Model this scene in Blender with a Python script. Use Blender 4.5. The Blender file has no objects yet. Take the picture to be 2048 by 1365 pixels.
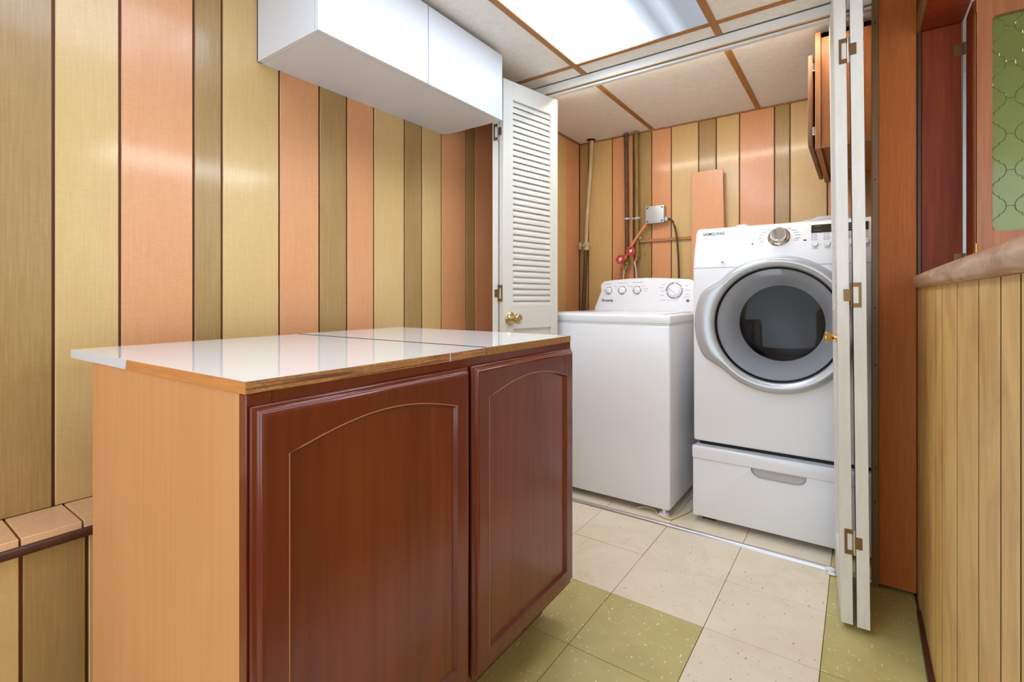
import bpy, bmesh, math, random
from mathutils import Matrix, Vector
random.seed(7)
PI = math.pi
C = bpy.context.scene.collection
sc = bpy.context.scene

# ---------------------------------------------------------------- camera, world, exposure
F = 980.0
YAW = math.atan(694 / F)
CAMZ = 1.017
cd = bpy.data.cameras.new('camera'); cam = bpy.data.objects.new('camera', cd); C.objects.link(cam)
cam.location = (0, 0, CAMZ); cam.rotation_euler = (PI / 2, 0, YAW)
cd.sensor_width = 36; cd.lens = F / 2048 * 36; cd.shift_y = -(682.5 - 595) / 2048
cd.clip_start = 0.02
sc.camera = cam
sc.view_settings.view_transform = 'Standard'; sc.view_settings.look = 'None'
sc.view_settings.gamma = 1; sc.view_settings.use_curve_mapping = False
sc.view_settings.exposure = 0.53
w = bpy.data.worlds.new('world'); sc.world = w; w.use_nodes = True
w.node_tree.nodes['Background'].inputs[0].default_value = (0.80, 0.90, 1.0, 1)
w.node_tree.nodes['Background'].inputs[1].default_value = 2.0
PANEL_E = 6.6        # visible fluorescent diffuser
PANEL2_E = 4.5      # its twin over the rest of the room
STRIP_E = 44.0  # added fill strip hidden inside the closet
BAR_E = 18.0         # fixture of the bar room
H = 2.10             # ceiling height
XL = -1.625          # left wall
YB = 3.126           # back wall of the laundry closet
YF = 2.153           # front face of the closet wall

# ---------------------------------------------------------------- helpers
def lin(c):
    return tuple(((v / 255) / 12.92 if v / 255 <= 0.04045 else ((v / 255 + 0.055) / 1.055) ** 2.4) for v in c) + (1,)

def mk(name):
    m = bpy.data.materials.new(name); m.use_nodes = True
    nt = m.node_tree; b = nt.nodes['Principled BSDF']
    return m, nt, b

def plain(name, col, rough=0.5, metal=0.0, spec=0.5, trans=0.0, ior=1.45, coat=0.0):
    m, nt, b = mk(name)
    b.inputs['Base Color'].default_value = lin(col); b.inputs['Roughness'].default_value = rough
    b.inputs['Metallic'].default_value = metal; b.inputs['Specular IOR Level'].default_value = spec
    b.inputs['Transmission Weight'].default_value = trans; b.inputs['IOR'].default_value = ior
    b.inputs['Coat Weight'].default_value = coat; b.inputs['Coat Roughness'].default_value = 0.08
    return m

def coords(nt, scale):
    tc = nt.nodes.new('ShaderNodeTexCoord'); mp = nt.nodes.new('ShaderNodeMapping')
    mp.inputs['Scale'].default_value = scale
    nt.links.new(tc.outputs['Object'], mp.inputs[0]); return mp.outputs[0]

def noise(nt, vec, scale=1.0, detail=3.0, rough=0.55, dist=0.0):
    n = nt.nodes.new('ShaderNodeTexNoise'); n.inputs['Scale'].default_value = scale
    n.inputs['Detail'].default_value = detail; n.inputs['Roughness'].default_value = rough
    n.inputs['Distortion'].default_value = dist
    nt.links.new(vec, n.inputs['Vector']); return n.outputs[0]

def ramp(nt, fac, stops):
    r = nt.nodes.new('ShaderNodeValToRGB'); e = r.color_ramp.elements
    while len(e) < len(stops): e.new(0.5)
    for k, (p, c) in enumerate(stops):
        e[k].position = p; e[k].color = c if len(c) == 4 else lin(c)
    nt.links.new(fac, r.inputs[0]); return r.outputs[0]

def mix(nt, fac, a, b, mode='MIX'):
    n = nt.nodes.new('ShaderNodeMix'); n.data_type = 'RGBA'; n.blend_type = mode
    for s, v in ((n.inputs['Factor'], fac), (n.inputs['A'], a), (n.inputs['B'], b)):
        if isinstance(v, (int, float)): s.default_value = v
        elif isinstance(v, tuple): s.default_value = v
        else: nt.links.new(v, s)
    return n.outputs['Result']

def bump(nt, b, h, strength, dist=0.001):
    n = nt.nodes.new('ShaderNodeBump'); n.inputs['Strength'].default_value = strength
    n.inputs['Distance'].default_value = dist
    nt.links.new(h, n.inputs['Height']); nt.links.new(n.outputs[0], b.inputs['Normal'])

def wood(name, light, dark, grain=(90, 90, 2.5), rough=0.35, bstr=0.15, blotch=0.3, tint=None, weave=0.0, spec=0.5, coat=0.0, freq2=(3, 3, 1.2), coatr=0.12):
    """streaky wood: fine grain along one axis, soft blotches, optional linen weave print"""
    m, nt, b = mk(name)
    g = noise(nt, coords(nt, grain), 1.0, 4, 0.6, 0.4)
    big = noise(nt, coords(nt, freq2), 1.6, 3, 0.6, 0.6)
    c = ramp(nt, g, [(0.28, dark), (0.72, light)])
    t = tint if tint else tuple(int(v * 0.80) for v in light)
    msk = ramp(nt, big, [(0.40, (0, 0, 0, 1)), (0.72, (blotch, blotch, blotch, 1))])
    c = mix(nt, msk, c, lin(t))
    hgt = g
    if weave:
        wv = noise(nt, coords(nt, (60, 60, 700)), 1.0, 1, 0.5)
        wm = ramp(nt, wv, [(0.35, (1 - weave,) * 3 + (1,)), (0.65, (1, 1, 1, 1))])
        c = mix(nt, 1.0, c, wm, 'MULTIPLY')
    nt.links.new(c, b.inputs['Base Color'])
    b.inputs['Roughness'].default_value = rough; b.inputs['Specular IOR Level'].default_value = spec
    b.inputs['Coat Weight'].default_value = coat; b.inputs['Coat Roughness'].default_value = coatr
    if bstr: bump(nt, b, hgt, bstr, 0.0006)
    return m

def emis(name, col, e):
    m, nt, b = mk(name)
    b.inputs['Base Color'].default_value = lin((110, 110, 110))
    b.inputs['Emission Color'].default_value = lin(col); b.inputs['Emission Strength'].default_value = e
    return m, nt, b

class B:
    """a bmesh being filled with shapes"""
    def __init__(s): s.bm = bmesh.new()
    def _merge(s, t, M=None):
        if M is not None: bmesh.ops.transform(t, matrix=M, verts=t.verts)
        me = bpy.data.meshes.new('t'); t.to_mesh(me); t.free(); s.bm.from_mesh(me); bpy.data.meshes.remove(me)
        return s
    def box(s, x0, x1, y0, y1, z0, z1, bev=0.0, seg=2, M=None):
        t = bmesh.new(); bmesh.ops.create_cube(t, size=1)
        for v in t.verts:
            v.co = Vector(((x0 + x1) / 2 + v.co.x * abs(x1 - x0), (y0 + y1) / 2 + v.co.y * abs(y1 - y0), (z0 + z1) / 2 + v.co.z * abs(z1 - z0)))
        if bev: bmesh.ops.bevel(t, geom=t.edges[:], offset=bev, segments=seg, profile=0.5, affect='EDGES')
        return s._merge(t, M)
    def prism(s, pts, axis, a, b, bev=0.0, seg=2, M=None):
        """extrude a polygon; axis 'x': pts are (y,z); 'y': pts are (x,z); 'z': pts are (x,y)"""
        t = bmesh.new()
        def co(p, h): return {'x': (h, p[0], p[1]), 'y': (p[0], h, p[1]), 'z': (p[0], p[1], h)}[axis]
        v0 = [t.verts.new(co(p, a)) for p in pts]; v1 = [t.verts.new(co(p, b)) for p in pts]
        n = len(pts); t.faces.new(v0); t.faces.new(v1)
        for k in range(n): t.faces.new((v0[k], v0[(k + 1) % n], v1[(k + 1) % n], v1[k]))
        bmesh.ops.recalc_face_normals(t, faces=t.faces)
        if bev:
            ed = [e for e in t.edges if len(e.link_faces) == 2 and e.calc_face_angle(0) > 0.5]
            bmesh.ops.bevel(t, geom=ed, offset=bev, segments=seg, profile=0.5, affect='EDGES')
        return s._merge(t, M)
    def cyl(s, p0, p1, r0, r1=None, n=20, caps=True, M=None):
        p0 = Vector(p0); p1 = Vector(p1); d = p1 - p0; r1 = r0 if r1 is None else r1
        t = bmesh.new(); bmesh.ops.create_cone(t, cap_ends=caps, segments=n, radius1=r0, radius2=r1, depth=d.length)
        Q = Matrix.Translation((p0 + p1) / 2) @ d.to_track_quat('Z', 'Y').to_matrix().to_4x4()
        bmesh.ops.transform(t, matrix=Q, verts=t.verts)
        return s._merge(t, M)
    def sphere(s, c, r, sc3=(1, 1, 1), n=16, M=None):
        t = bmesh.new(); bmesh.ops.create_uvsphere(t, u_segments=n, v_segments=n // 2 + 2, radius=r)
        for v in t.verts: v.co = Vector((c[0] + v.co.x * sc3[0], c[1] + v.co.y * sc3[1], c[2] + v.co.z * sc3[2]))
        return s._merge(t, M)
    def tube(s, pts, r, n=10, M=None):
        """swept round tube through points; r a number or a list"""
        t = bmesh.new(); P = [Vector(p) for p in pts]; rings = []
        up = Vector((0, 0, 1))
        for k, p in enumerate(P):
            d = (P[min(k + 1, len(P) - 1)] - P[max(k - 1, 0)]).normalized()
            a = d.cross(up if abs(d.z) < 0.9 else Vector((0, 1, 0))).normalized(); bb = d.cross(a).normalized()
            rr = r[k] if isinstance(r, (list, tuple)) else r
            rings.append([t.verts.new(p + (a * math.cos(2 * PI * q / n) + bb * math.sin(2 * PI * q / n)) * rr) for q in range(n)])
        for k in range(len(P) - 1):
            for q in range(n): t.faces.new((rings[k][q], rings[k][(q + 1) % n], rings[k + 1][(q + 1) % n], rings[k + 1][q]))
        t.faces.new(rings[0]); t.faces.new(rings[-1])
        bmesh.ops.recalc_face_normals(t, faces=t.faces)
        return s._merge(t, M)
    def lathe(s, prof, c, n=64, rf=None, axis='y', M=None, close=False):
        """prof: (r, h) pairs, h measured along the axis from c; rf(theta, r) may reshape the radius"""
        t = bmesh.new(); rings = []
        for r, h in prof:
            ring = []
            for k in range(n):
                th = 2 * PI * k / n; rr = rf(th, r) if rf else r
                a, b_ = rr * math.cos(th), rr * math.sin(th)
                co = {'y': (c[0] + a, c[1] + h, c[2] + b_), 'z': (c[0] + a, c[1] + b_, c[2] + h), 'x': (c[0] + h, c[1] + a, c[2] + b_)}[axis]
                ring.append(t.verts.new(co))
            rings.append(ring)
        m = len(rings)
        for j in range(m if close else m - 1):
            A_, B_ = rings[j], rings[(j + 1) % m]
            for k in range(n): t.faces.new((A_[k], A_[(k + 1) % n], B_[(k + 1) % n], B_[k]))
        if not close:
            for j in (0, -1):
                if prof[j][0] > 1e-4: t.faces.new(rings[j])
        bmesh.ops.remove_doubles(t, verts=t.verts, dist=1e-6)
        bmesh.ops.recalc_face_normals(t, faces=t.faces)
        return s._merge(t, M)

TR = {}
def obj(name, b, mat, parent=None, smooth=False, local=False, ang=35):
    me = bpy.data.meshes.new(name); b.bm.to_mesh(me); b.bm.free()
    for m in (mat if isinstance(mat, (list, tuple)) else [mat]): me.materials.append(m)
    if smooth:
        for p in me.polygons: p.use_smooth = True
        me.set_sharp_from_angle(angle=math.radians(ang))
    o = bpy.data.objects.new(name, me); C.objects.link(o)
    if parent is not None:
        o.parent = parent
        if not local: o.matrix_parent_inverse = TR.get(parent.name, Matrix()).inverted()
        TR[o.name] = TR.get(parent.name, Matrix()) if local else Matrix()
    return o

def thing(name, label, cat, loc=(0, 0, 0), rz=0.0, group=None, kind=None):
    o = bpy.data.objects.new(name, None); C.objects.link(o); o.empty_display_size = 0.1
    o.location = loc; o.rotation_euler = (0, 0, rz)
    TR[o.name] = Matrix.Translation(loc) @ Matrix.Rotation(rz, 4, 'Z')
    if label: o['label'] = label
    if cat: o['category'] = cat
    if group: o['group'] = group
    if kind: o['kind'] = kind
    return o

def struct(name, b, mat, label=None):
    o = obj(name, b, mat); o['kind'] = 'structure'
    if label: o['label'] = label
    TR[o.name] = Matrix()
    return o

def dup(src, parent, offset):
    c = src.copy(); C.objects.link(c); c.parent = parent
    c.matrix_parent_inverse = src.matrix_parent_inverse.copy(); c.location = Vector(src.location) + Vector(offset)
    return c

def text(name, body, size, M, mat, parent, shear=0.0, ext=0.0003, width=1.0, offset=0.0):
    cu = bpy.data.curves.new(name, 'FONT'); cu.body = body; cu.size = size; cu.shear = shear; cu.extrude = ext; cu.offset = offset
    cu.resolution_u = 3
    t = bpy.data.objects.new(name, cu); C.objects.link(t)
    dg = bpy.context.evaluated_depsgraph_get(); me = bpy.data.meshes.new_from_object(t.evaluated_get(dg))
    bpy.data.objects.remove(t); bpy.data.curves.remove(cu)
    me.transform(M @ Matrix.Diagonal((width, 1, 1, 1))); me.materials.clear(); me.materials.append(mat); me.name = name
    o = bpy.data.objects.new(name, me); C.objects.link(o); o.parent = parent
    o.matrix_parent_inverse = TR.get(parent.name, Matrix()).inverted()
    return o

def arc(cx, cy, r, a0, a1, n=6):
    return [(cx + r * math.cos(math.radians(a0 + (a1 - a0) * k / n)), cy + r * math.sin(math.radians(a0 + (a1 - a0) * k / n))) for k in range(n + 1)]

# ---------------------------------------------------------------- materials
WV = dict(grain=(260, 260, 9), rough=0.34, bstr=0.10, weave=0.07, coat=0.35, coatr=0.12)
M_cream = wood('cream_panelling', (222, 188, 128), (213, 176, 115), blotch=0.30, tint=(209, 171, 107), **WV)
M_pink = wood('salmon_panelling', (228, 166, 116), (221, 155, 104), blotch=0.30, tint=(218, 150, 96), **WV)
M_olive = wood('olive_panelling', (186, 151, 97), (164, 130, 76), blotch=0.45, tint=(160, 124, 68), **WV)
M_orange = wood('orange_plank', (206, 122, 60), (188, 104, 46), blotch=0.35, tint=(184, 102, 46), grain=(260, 260, 9), rough=0.5, bstr=0.1, weave=0.07, spec=0.2)
M_ledge = wood('peach_ledge_boards', (244, 200, 154), (236, 188, 140), blotch=0.25, tint=(232, 182, 132), **WV)
M_groove = plain('dark_groove', (104, 56, 28), 0.5)
M_groovewall = plain('dark_backing', (70, 40, 22), 0.8)
M_white = plain('white_laminate', (216, 218, 221), 0.28, spec=0.5)
M_whitegloss = plain('white_gloss_laminate', (238, 236, 232), 0.06, spec=0.6)
M_enamel = plain('white_enamel', (247, 248, 251), 0.22, spec=0.5, coat=0.4)
M_plastic = plain('white_plastic', (240, 241, 245), 0.32)
M_doorpaint = plain('off_white_door_paint', (219, 217, 207), 0.42)
M_edgepaint = wood('worn_white_paint', (240, 237, 229), (230, 226, 216), grain=(60, 60, 9), rough=0.5, bstr=0.1, blotch=0.35, tint=(214, 209, 198))
M_header = plain('white_header_paint', (236, 234, 230), 0.45)
M_tan = plain('tan_raw_edge', (206, 160, 96), 0.6)
M_tbar = wood('woodgrain_tbar', (176, 122, 62), (150, 98, 44), grain=(40, 4, 40), rough=0.5, bstr=0.05)
M_alu = plain('aluminium_track', (205, 206, 210), 0.32, metal=0.85)
M_chrome = plain('chrome', (225, 222, 216), 0.12, metal=1.0)
M_satin = plain('satin_silver_plastic', (196, 198, 200), 0.28, metal=0.35)
M_silver = plain('silver_plastic', (226, 227, 229), 0.3, metal=0.1)
M_dark = plain('black_rubber', (22, 21, 22), 0.5)
M_drum = plain('dark_drum', (34, 26, 24), 0.4, metal=0.2)
M_brass = plain('brass', (214, 168, 86), 0.2, metal=1.0)
M_bronze = plain('antique_bronze_hinge', (128, 98, 62), 0.4, metal=0.6)
M_cherry = wood('cherry_cabinet', (126, 54, 24), (110, 42, 17), grain=(70, 70, 2.2), rough=0.26, bstr=0, blotch=0.55, tint=(90, 31, 13), coat=0.35, freq2=(5, 9, 0.7))
M_cherryfr = wood('cherry_frame', (116, 42, 20), (101, 34, 15), grain=(70, 70, 2.2), rough=0.24, bstr=0, blotch=0.4, tint=(92, 30, 13), coat=0.4)
M_cherryline = plain('worn_cherry_edge', (176, 112, 70), 0.4)
M_maple = wood('maple_side', (212, 152, 98), (203, 142, 88), grain=(60, 60, 1.6), rough=0.55, bstr=0.03, blotch=0.45, tint=(196, 134, 80))
M_ply = wood('plywood_edge', (196, 134, 76), (116, 72, 38), grain=(8, 8, 300), rough=0.7, bstr=0.2, blotch=0.2)
def plymat(name, stops, zs):
    m, nt, b = mk(name)
    c = ramp(nt, noise(nt, coords(nt, (4, 4, zs)), 1.0, 2, 0.5, 0.1), stops)
    c = mix(nt, ramp(nt, noise(nt, coords(nt, (90, 90, 400)), 1, 3), [(.35, (.45, .45, .45, 1)), (.6, (1, 1, 1, 1))]), lin((120, 78, 44)), c)
    nt.links.new(c, b.inputs['Base Color']); b.inputs['Roughness'].default_value = 0.7; return m
M_ply = plymat('plywood_edge_plies', [(.36, (122, 76, 40)), (.46, (196, 136, 80)), (.56, (206, 148, 92)), (.64, (130, 84, 46))], 190)
M_plyside = wood('plywood_end', (214, 142, 74), (190, 118, 56), grain=(10, 10, 160), rough=0.7, bstr=0.2, blotch=0.3)
M_mdf = wood('chipboard_edge', (178, 130, 66), (140, 96, 44), grain=(120, 120, 120), rough=0.8, bstr=0.3, blotch=0.2)
M_barwood = wood('bar_board', (238, 200, 124), (222, 180, 104), grain=(120, 120, 4), rough=0.4, bstr=0.04, blotch=0.85, tint=(196, 146, 78), coat=0.1, spec=0.3, freq2=(14, 6, 3))
M_bargap = plain('bar_joint', (52, 32, 16), 0.8, spec=0.1)
M_redpost = wood('red_brown_post', (156, 68, 28), (124, 46, 16), grain=(60, 60, 3), rough=0.45, bstr=0.05, blotch=0.6, tint=(100, 34, 16), spec=0.25)
M_darktrim = wood('dark_brown_trim', (92, 50, 34), (70, 36, 24), grain=(60, 60, 5), rough=0.4, bstr=0.05)
M_mauve = wood('brown_jamb_trim', (140, 106, 66), (124, 92, 56), grain=(80, 80, 4), rough=0.42, bstr=0.05, blotch=0.3, tint=(126, 88, 52))
M_shutter = wood('shutter_wood', (176, 112, 66), (148, 86, 46), grain=(70, 70, 3), rough=0.38, bstr=0.06, blotch=0.5, tint=(140, 76, 40), coat=0.15)
M_oldwood = wood('old_cabinet_wood', (180, 114, 58), (150, 88, 40), grain=(50, 50, 4), rough=0.5, bstr=0.15, blotch=0.6, tint=(160, 88, 36))
M_oldend = wood('old_cabinet_stile', (172, 116, 66), (138, 84, 42), grain=(60, 60, 5), rough=0.55, bstr=0.15, blotch=0.4, tint=(150, 90, 44))
M_olddark = wood('old_cabinet_door', (134, 90, 50), (106, 66, 34), grain=(60, 60, 5), rough=0.5, bstr=0.1)
M_greypaint = plain('galvanised_grey', (196, 198, 198), 0.4, metal=0.3)
M_boxside = plain('box_side_grey', (186, 168, 144), 0.5)
M_pipecream = wood('chipped_cream_pipe', (214, 198, 158), (184, 160, 112), grain=(30, 30, 14), rough=0.55, bstr=0.3)
M_piperust = wood('rusty_iron_pipe', (112, 78, 48), (70, 46, 28), grain=(60, 60, 30), rough=0.6, bstr=0.5)
M_pipegreen = wood('tarnished_pipe', (150, 124, 62), (112, 88, 40), grain=(60, 60, 20), rough=0.5, bstr=0.4)
M_red = plain('red_valve_wheel', (196, 40, 36), 0.4)
M_hose = plain('braided_hose', (190, 180, 172), 0.35, metal=0.6)
M_copper = plain('salmon_painted_tube', (214, 134, 84), 0.5)
M_raceway = plain('tan_raceway', (180, 124, 74), 0.5)
M_cord = plain('dark_cord', (78, 62, 34), 0.5)
M_rope = plain('cream_cord', (226, 210, 168), 0.7)
M_barwall = plain('white_plaster', (226, 232, 236), 0.7)
M_print = plain('grey_print', (120, 122, 128), 0.6)
M_printlite = plain('pale_grey_print', (176, 180, 188), 0.6)
M_printdark = plain('dark_print', (48, 48, 54), 0.6)
M_display = plain('smoked_display', (52, 46, 34), 0.15, spec=0.6)
M_shadowgap = plain('shadow_gap', (30, 24, 20), 0.8)

m, nt, b = mk('green_shutter_glass')
b.inputs['Base Color'].default_value = lin((158, 168, 92)); b.inputs['Transmission Weight'].default_value = 0.75
b.inputs['Roughness'].default_value = 0.12; b.inputs['IOR'].default_value = 1.3
b.inputs['Coat Weight'].default_value = 0.6; b.inputs['Coat Roughness'].default_value = 0.05
bump(nt, b, noise(nt, coords(nt, (1, 1, 1)), 45, 2, 0.5, 0.3), 0.35, 0.004)
M_glassgreen = m

m, nt, b = mk('smoked_door_glass')
b.inputs['Base Color'].default_value = lin((240, 240, 242)); b.inputs['Transmission Weight'].default_value = 1.0
b.inputs['Roughness'].default_value = 0.02; b.inputs['IOR'].default_value = 1.22
M_smoke = m

m, nt, b = mk('crinkled_plastic')
b.inputs['Base Color'].default_value = lin((240, 241, 243)); b.inputs['Transmission Weight'].default_value = 0.3
b.inputs['Roughness'].default_value = 0.12; b.inputs['IOR'].default_value = 1.2
M_bag = m

# vinyl tiles
def vinyl(name, base, base2, fleck, fscale, thr, dirt=None, rough=0.38, gate=0.5):
    m, nt, b = mk(name)
    v = coords(nt, (1, 1, 1))
    big = noise(nt, v, 7, 5, 0.65, 0.5)
    c = ramp(nt, big, [(0.3, base2), (0.68, base)])
    for k, (fc, sc_, t, st) in enumerate(((fleck, fscale, thr, (1, 3.2, 1)), (fleck, fscale * 0.7, thr * 0.92, (2.6, 1, 1)))):
        dv = nt.nodes.new('ShaderNodeVectorMath'); dv.operation = 'ADD'
        nz = nt.nodes.new('ShaderNodeTexNoise'); nz.inputs['Scale'].default_value = 26
        sub = nt.nodes.new('ShaderNodeVectorMath'); sub.operation = 'SCALE'; sub.inputs['Scale'].default_value = 0.05
        nt.links.new(v, nz.inputs['Vector']); nt.links.new(nz.outputs['Color'], sub.inputs[0])
        nt.links.new(coords(nt, st), dv.inputs[0]); nt.links.new(sub.outputs[0], dv.inputs[1])
        vo = nt.nodes.new('ShaderNodeTexVoronoi'); vo.inputs['Scale'].default_value = sc_
        nt.links.new(dv.outputs[0], vo.inputs['Vector'])
        f = ramp(nt, vo.outputs['Distance'], [(t * 0.6, (1, 1, 1, 1)), (t, (0, 0, 0, 1))])
        gm = ramp(nt, noise(nt, v, 13 + 6 * k, 2), [(gate, (0, 0, 0, 1)), (gate + .05, (1, 1, 1, 1))])
        f = mix(nt, 1.0, f, gm, 'MULTIPLY')
        c = mix(nt, f, c, lin(fc))
    if dirt:
        dm = ramp(nt, noise(nt, v, 3.2, 6, 0.75, 0.8), [(0.52, (0, 0, 0, 1)), (0.8, (0.55, 0.55, 0.55, 1))])
        c = mix(nt, dm, c, lin(dirt))
    nt.links.new(c, b.inputs['Base Color']); b.inputs['Roughness'].default_value = rough
    bump(nt, b, big, 0.12, 0.001)
    return m
M_tgreen = vinyl('green_vinyl', (204, 192, 128), (190, 176, 110), (246, 242, 216), 36, 0.16, gate=0.45)
M_tcream = vinyl('cream_vinyl', (240, 228, 206), (233, 219, 194), (170, 142, 100), 34, 0.15, dirt=(206, 186, 146))
M_grout = plain('floor_base', (96, 84, 56), 0.8)

def ceilmat(name, base, dark):
    m, nt, b = mk(name)
    n1 = noise(nt, coords(nt, (1, 1, 1)), 38, 6, 0.7, 1.5)
    c = ramp(nt, n1, [(0.35, dark), (0.55, base)])
    nt.links.new(c, b.inputs['Base Color']); b.inputs['Roughness'].default_value = 0.8
    bump(nt, b, n1, 0.5, 0.002); return m
M_ceil = ceilmat('ceiling_tile', (238, 234, 226), (228, 222, 212))

m, nt, b = emis('lit_diffuser', (216, 233, 255), 1.0)
# two fluorescent tubes glow through the diffuser, so it is a little brighter along them
tc = nt.nodes.new('ShaderNodeTexCoord'); sx = nt.nodes.new('ShaderNodeSeparateXYZ'); nt.links.new(tc.outputs['Object'], sx.inputs[0])
mr = nt.nodes.new('ShaderNodeMapRange'); mr.inputs['From Min'].default_value = -1.075; mr.inputs['From Max'].default_value = -0.485
nt.links.new(sx.outputs['X'], mr.inputs['Value'])
g = ramp(nt, mr.outputs[0], [(0.0, (0.75,) * 3 + (1,)), (0.25, (1,) * 3 + (1,)), (0.50, (0.6,) * 3 + (1,)), (0.64, (0.11,) * 3 + (1,)), (0.72, (0.05,) * 3 + (1,)), (0.80, (0.09,) * 3 + (1,)), (0.87, (0.042,) * 3 + (1,)), (1.0, (0.045,) * 3 + (1,))])
mm = nt.nodes.new('ShaderNodeMath'); mm.operation = 'MULTIPLY'; mm.inputs[1].default_value = PANEL_E
nt.links.new(g, mm.inputs[0]); nt.links.new(mm.outputs[0], b.inputs['Emission Strength'])
M_lit = m
M_lit2 = emis('lit_diffuser_room', (216, 233, 255), PANEL2_E)[0]
M_lit3 = emis('lit_diffuser_bar', (240, 248, 255), BAR_E)[0]

# ---------------------------------------------------------------- the room: floor with vinyl tiles
XR = 2.3; YR = -1.7
floor = struct('floor', B().box(XL - .1, XR, YR - .1, 3.3, -0.06, -0.0045), M_grout, 'vinyl tile floor of cream and olive green squares')
TX = [-1.61, -1.305, -1.0, -0.695, -0.391, -0.0865, 0.155]
TY = [-0.565 + 0.3048 * k for k in range(0, 13)]
TY = [y + (1.5722 - TY[7]) for y in TY]
TY[-1] = 3.12
cache = {}
for j in range(len(TY) - 1):
    for i in range(len(TX) - 1):
        x0, x1, y0, y1 = TX[i], TX[i + 1], TY[j], TY[j + 1]
        cx = (x0 + x1) / 2; cy = (y0 + y1) / 2
        green = (cx > -0.08) or (cy < 1.57 and cx < -0.391)
        g = 0.0009
        top = random.uniform(-0.0004, 0.0004)
        obj('tile', B().box(x0 + g, x1 - g, y0 + g, y1 - g, -0.0045, top, 0.0006, 1), M_tgreen if green else M_tcream, floor)

# ---------------------------------------------------------------- panelled walls: base sheet plus boards
def boards_x(parent, xs, x_face, thick, ys, cols, z0, z1, sgn=1, g=0.0032):
    """boards on a wall whose face is x = x_face (room at +x for sgn 1)"""
    for k, m_ in enumerate(cols):
        a, b_ = ys[k] + g, ys[k + 1] - g
        bb = B().box(x_face - sgn * thick, x_face, a, b_, z0, z1, 0.0014, 1)
        obj('board', bb, m_, parent)
def boards_y(parent, y_face, thick, xs, cols, z0, z1, g=0.0032):
    for k, m_ in enumerate(cols):
        obj('board', B().box(xs[k] + g, xs[k + 1] - g, y_face, y_face + thick, z0, z1, 0.0014, 1), m_, parent)
c_, p_, o_ = M_cream, M_pink, M_olive
wl = struct('wall_left', B().box(XL - .1, XL - .006, YR, 3.3, 0, H + .02), M_groove, 'left wall of vertical cream, salmon and olive panelling boards')
ys = [-1.7, -1.56, -1.36, -1.24, -1.06, -0.90, -0.72, -0.58, -0.42, -0.30, -0.12, 0.05, 0.155, 0.3335, 0.467, 0.6465, 0.7262, 0.912, 1.065, 1.184, 1.314, 1.480, 1.585, 1.713, 1.891, 1.963, 2.145]
cs = [o_, p_, c_, p_, o_, c_, p_, o_, c_, p_, c_, p_, o_, c_, p_, o_, c_, p_, o_, p_, c_, o_, c_, p_, o_, p_]
boards_x(wl, None, XL, 0.006, ys, cs, 0.5, H)
boards_x(wl, None, XL, 0.006, [2.19, 2.30, 2.45, 2.62, 2.70, 2.80, 2.9297, 3.124], [o_, c_, p_, o_, p_, c_, p_], 0.0, H)
# lower projecting part with its capped ledge
XW = -1.475
lw = struct('wall_left_ledge', B().box(XL - .005, XW - .006, YR, 2.15, 0, 0.478), M_groove, 'boxed out lower part of the left wall with a board topped ledge')
boards_x(lw, None, XW, 0.006, [-0.3, -0.1, 0.08, 0.2505, 0.3615, 0.52, 0.70, 0.78, 0.96, 1.1, 1.24, 1.4, 1.5, 1.68, 1.8, 1.96, 2.145], [p_, o_, c_, o_, c_, p_, o_, c_, p_, o_, c_, p_, c_, o_, c_, p_], 0.0, 0.470)
for k, (a, b_) in enumerate(((-0.3, -0.06), (-0.06, 0.12), (0.12, 0.247), (0.247, 0.3515), (0.3515, 0.50), (0.50, 0.66), (0.66, 0.84), (0.84, 1.02), (1.02, 1.2), (1.2, 1.4), (1.4, 1.6), (1.6, 1.8), (1.8, 2.0), (2.0, 2.145))):
    obj('board', B().box(XL, -1.464, a + .002, b_ - .002, 0.480, 0.4995, 0.001, 1), M_ledge, lw)
obj('ledge_trim', B().tube([(-1.466, -0.3, 0.473), (-1.466, 2.145, 0.473)], 0.0115, 12), M_darktrim, lw, True)

wb = struct('wall_back', B().box(XL - .1, 0.30, YB + .006, YB + .1, 0, H + .02), M_groove, 'back wall of the laundry closet in cream, salmon and olive boards')
bx = [XL + .001, -1.5543, -1.3753, -1.2203, -1.101, -0.9734, -0.8059, -0.7031, -0.5735, -0.3908, -0.314, -0.138, 0.0, 0.155]
boards_y(wb, YB, 0.006, bx, [o_, c_, p_, o_, p_, c_, o_, c_, p_, o_, c_, p_, o_], 0.0, H)
wr = struct('wall_closet_right', B().box(0.163, 0.27, 2.19, YB + .1, 0, H + .02), M_groove, 'right side wall of the laundry closet')
boards_x(wr, None, 0.157, 0.006, [2.195, 2.36, 2.54, 2.62, 2.8, 2.98, 3.12], [p_, c_, o_, c_, p_, c_], 0.0, H, sgn=-1)
# closet front wall: returns and head
wf = struct('wall_front', B().box(XL, -1.485, YF + .006, 2.20, 0, H).box(0.045, 0.163, YF + .006, 2.195, 0.012, H), M_shadowgap, 'narrow front walls either side of the closet opening')
obj('board', B().box(XL + .002, -1.485, YF, YF + .006, 0.5, H), M_pink, wf)
obj('board', B().box(0.056, 0.1595, YF - .008, YF + .005, 0.012, H, .0015, 1), M_orange, wf)
obj('jamb_trim', B().box(0.036, 0.0565, YF - .016, 2.20, 0.004, H, .002, 2), M_mauve, wf)
obj('jamb_board', B().box(-1.487, -1.47, YF - .004, 2.20, 0.0, 2.05, .002, 1), M_doorpaint, wf)
for z in (1.98, 1.43, 0.98, 0.78, 0.42, 0.30):
    obj('nail', B().cyl((0.046, YF - .018, z), (0.046, YF - .015, z), 0.0028, n=8), M_dark, wf)

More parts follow.
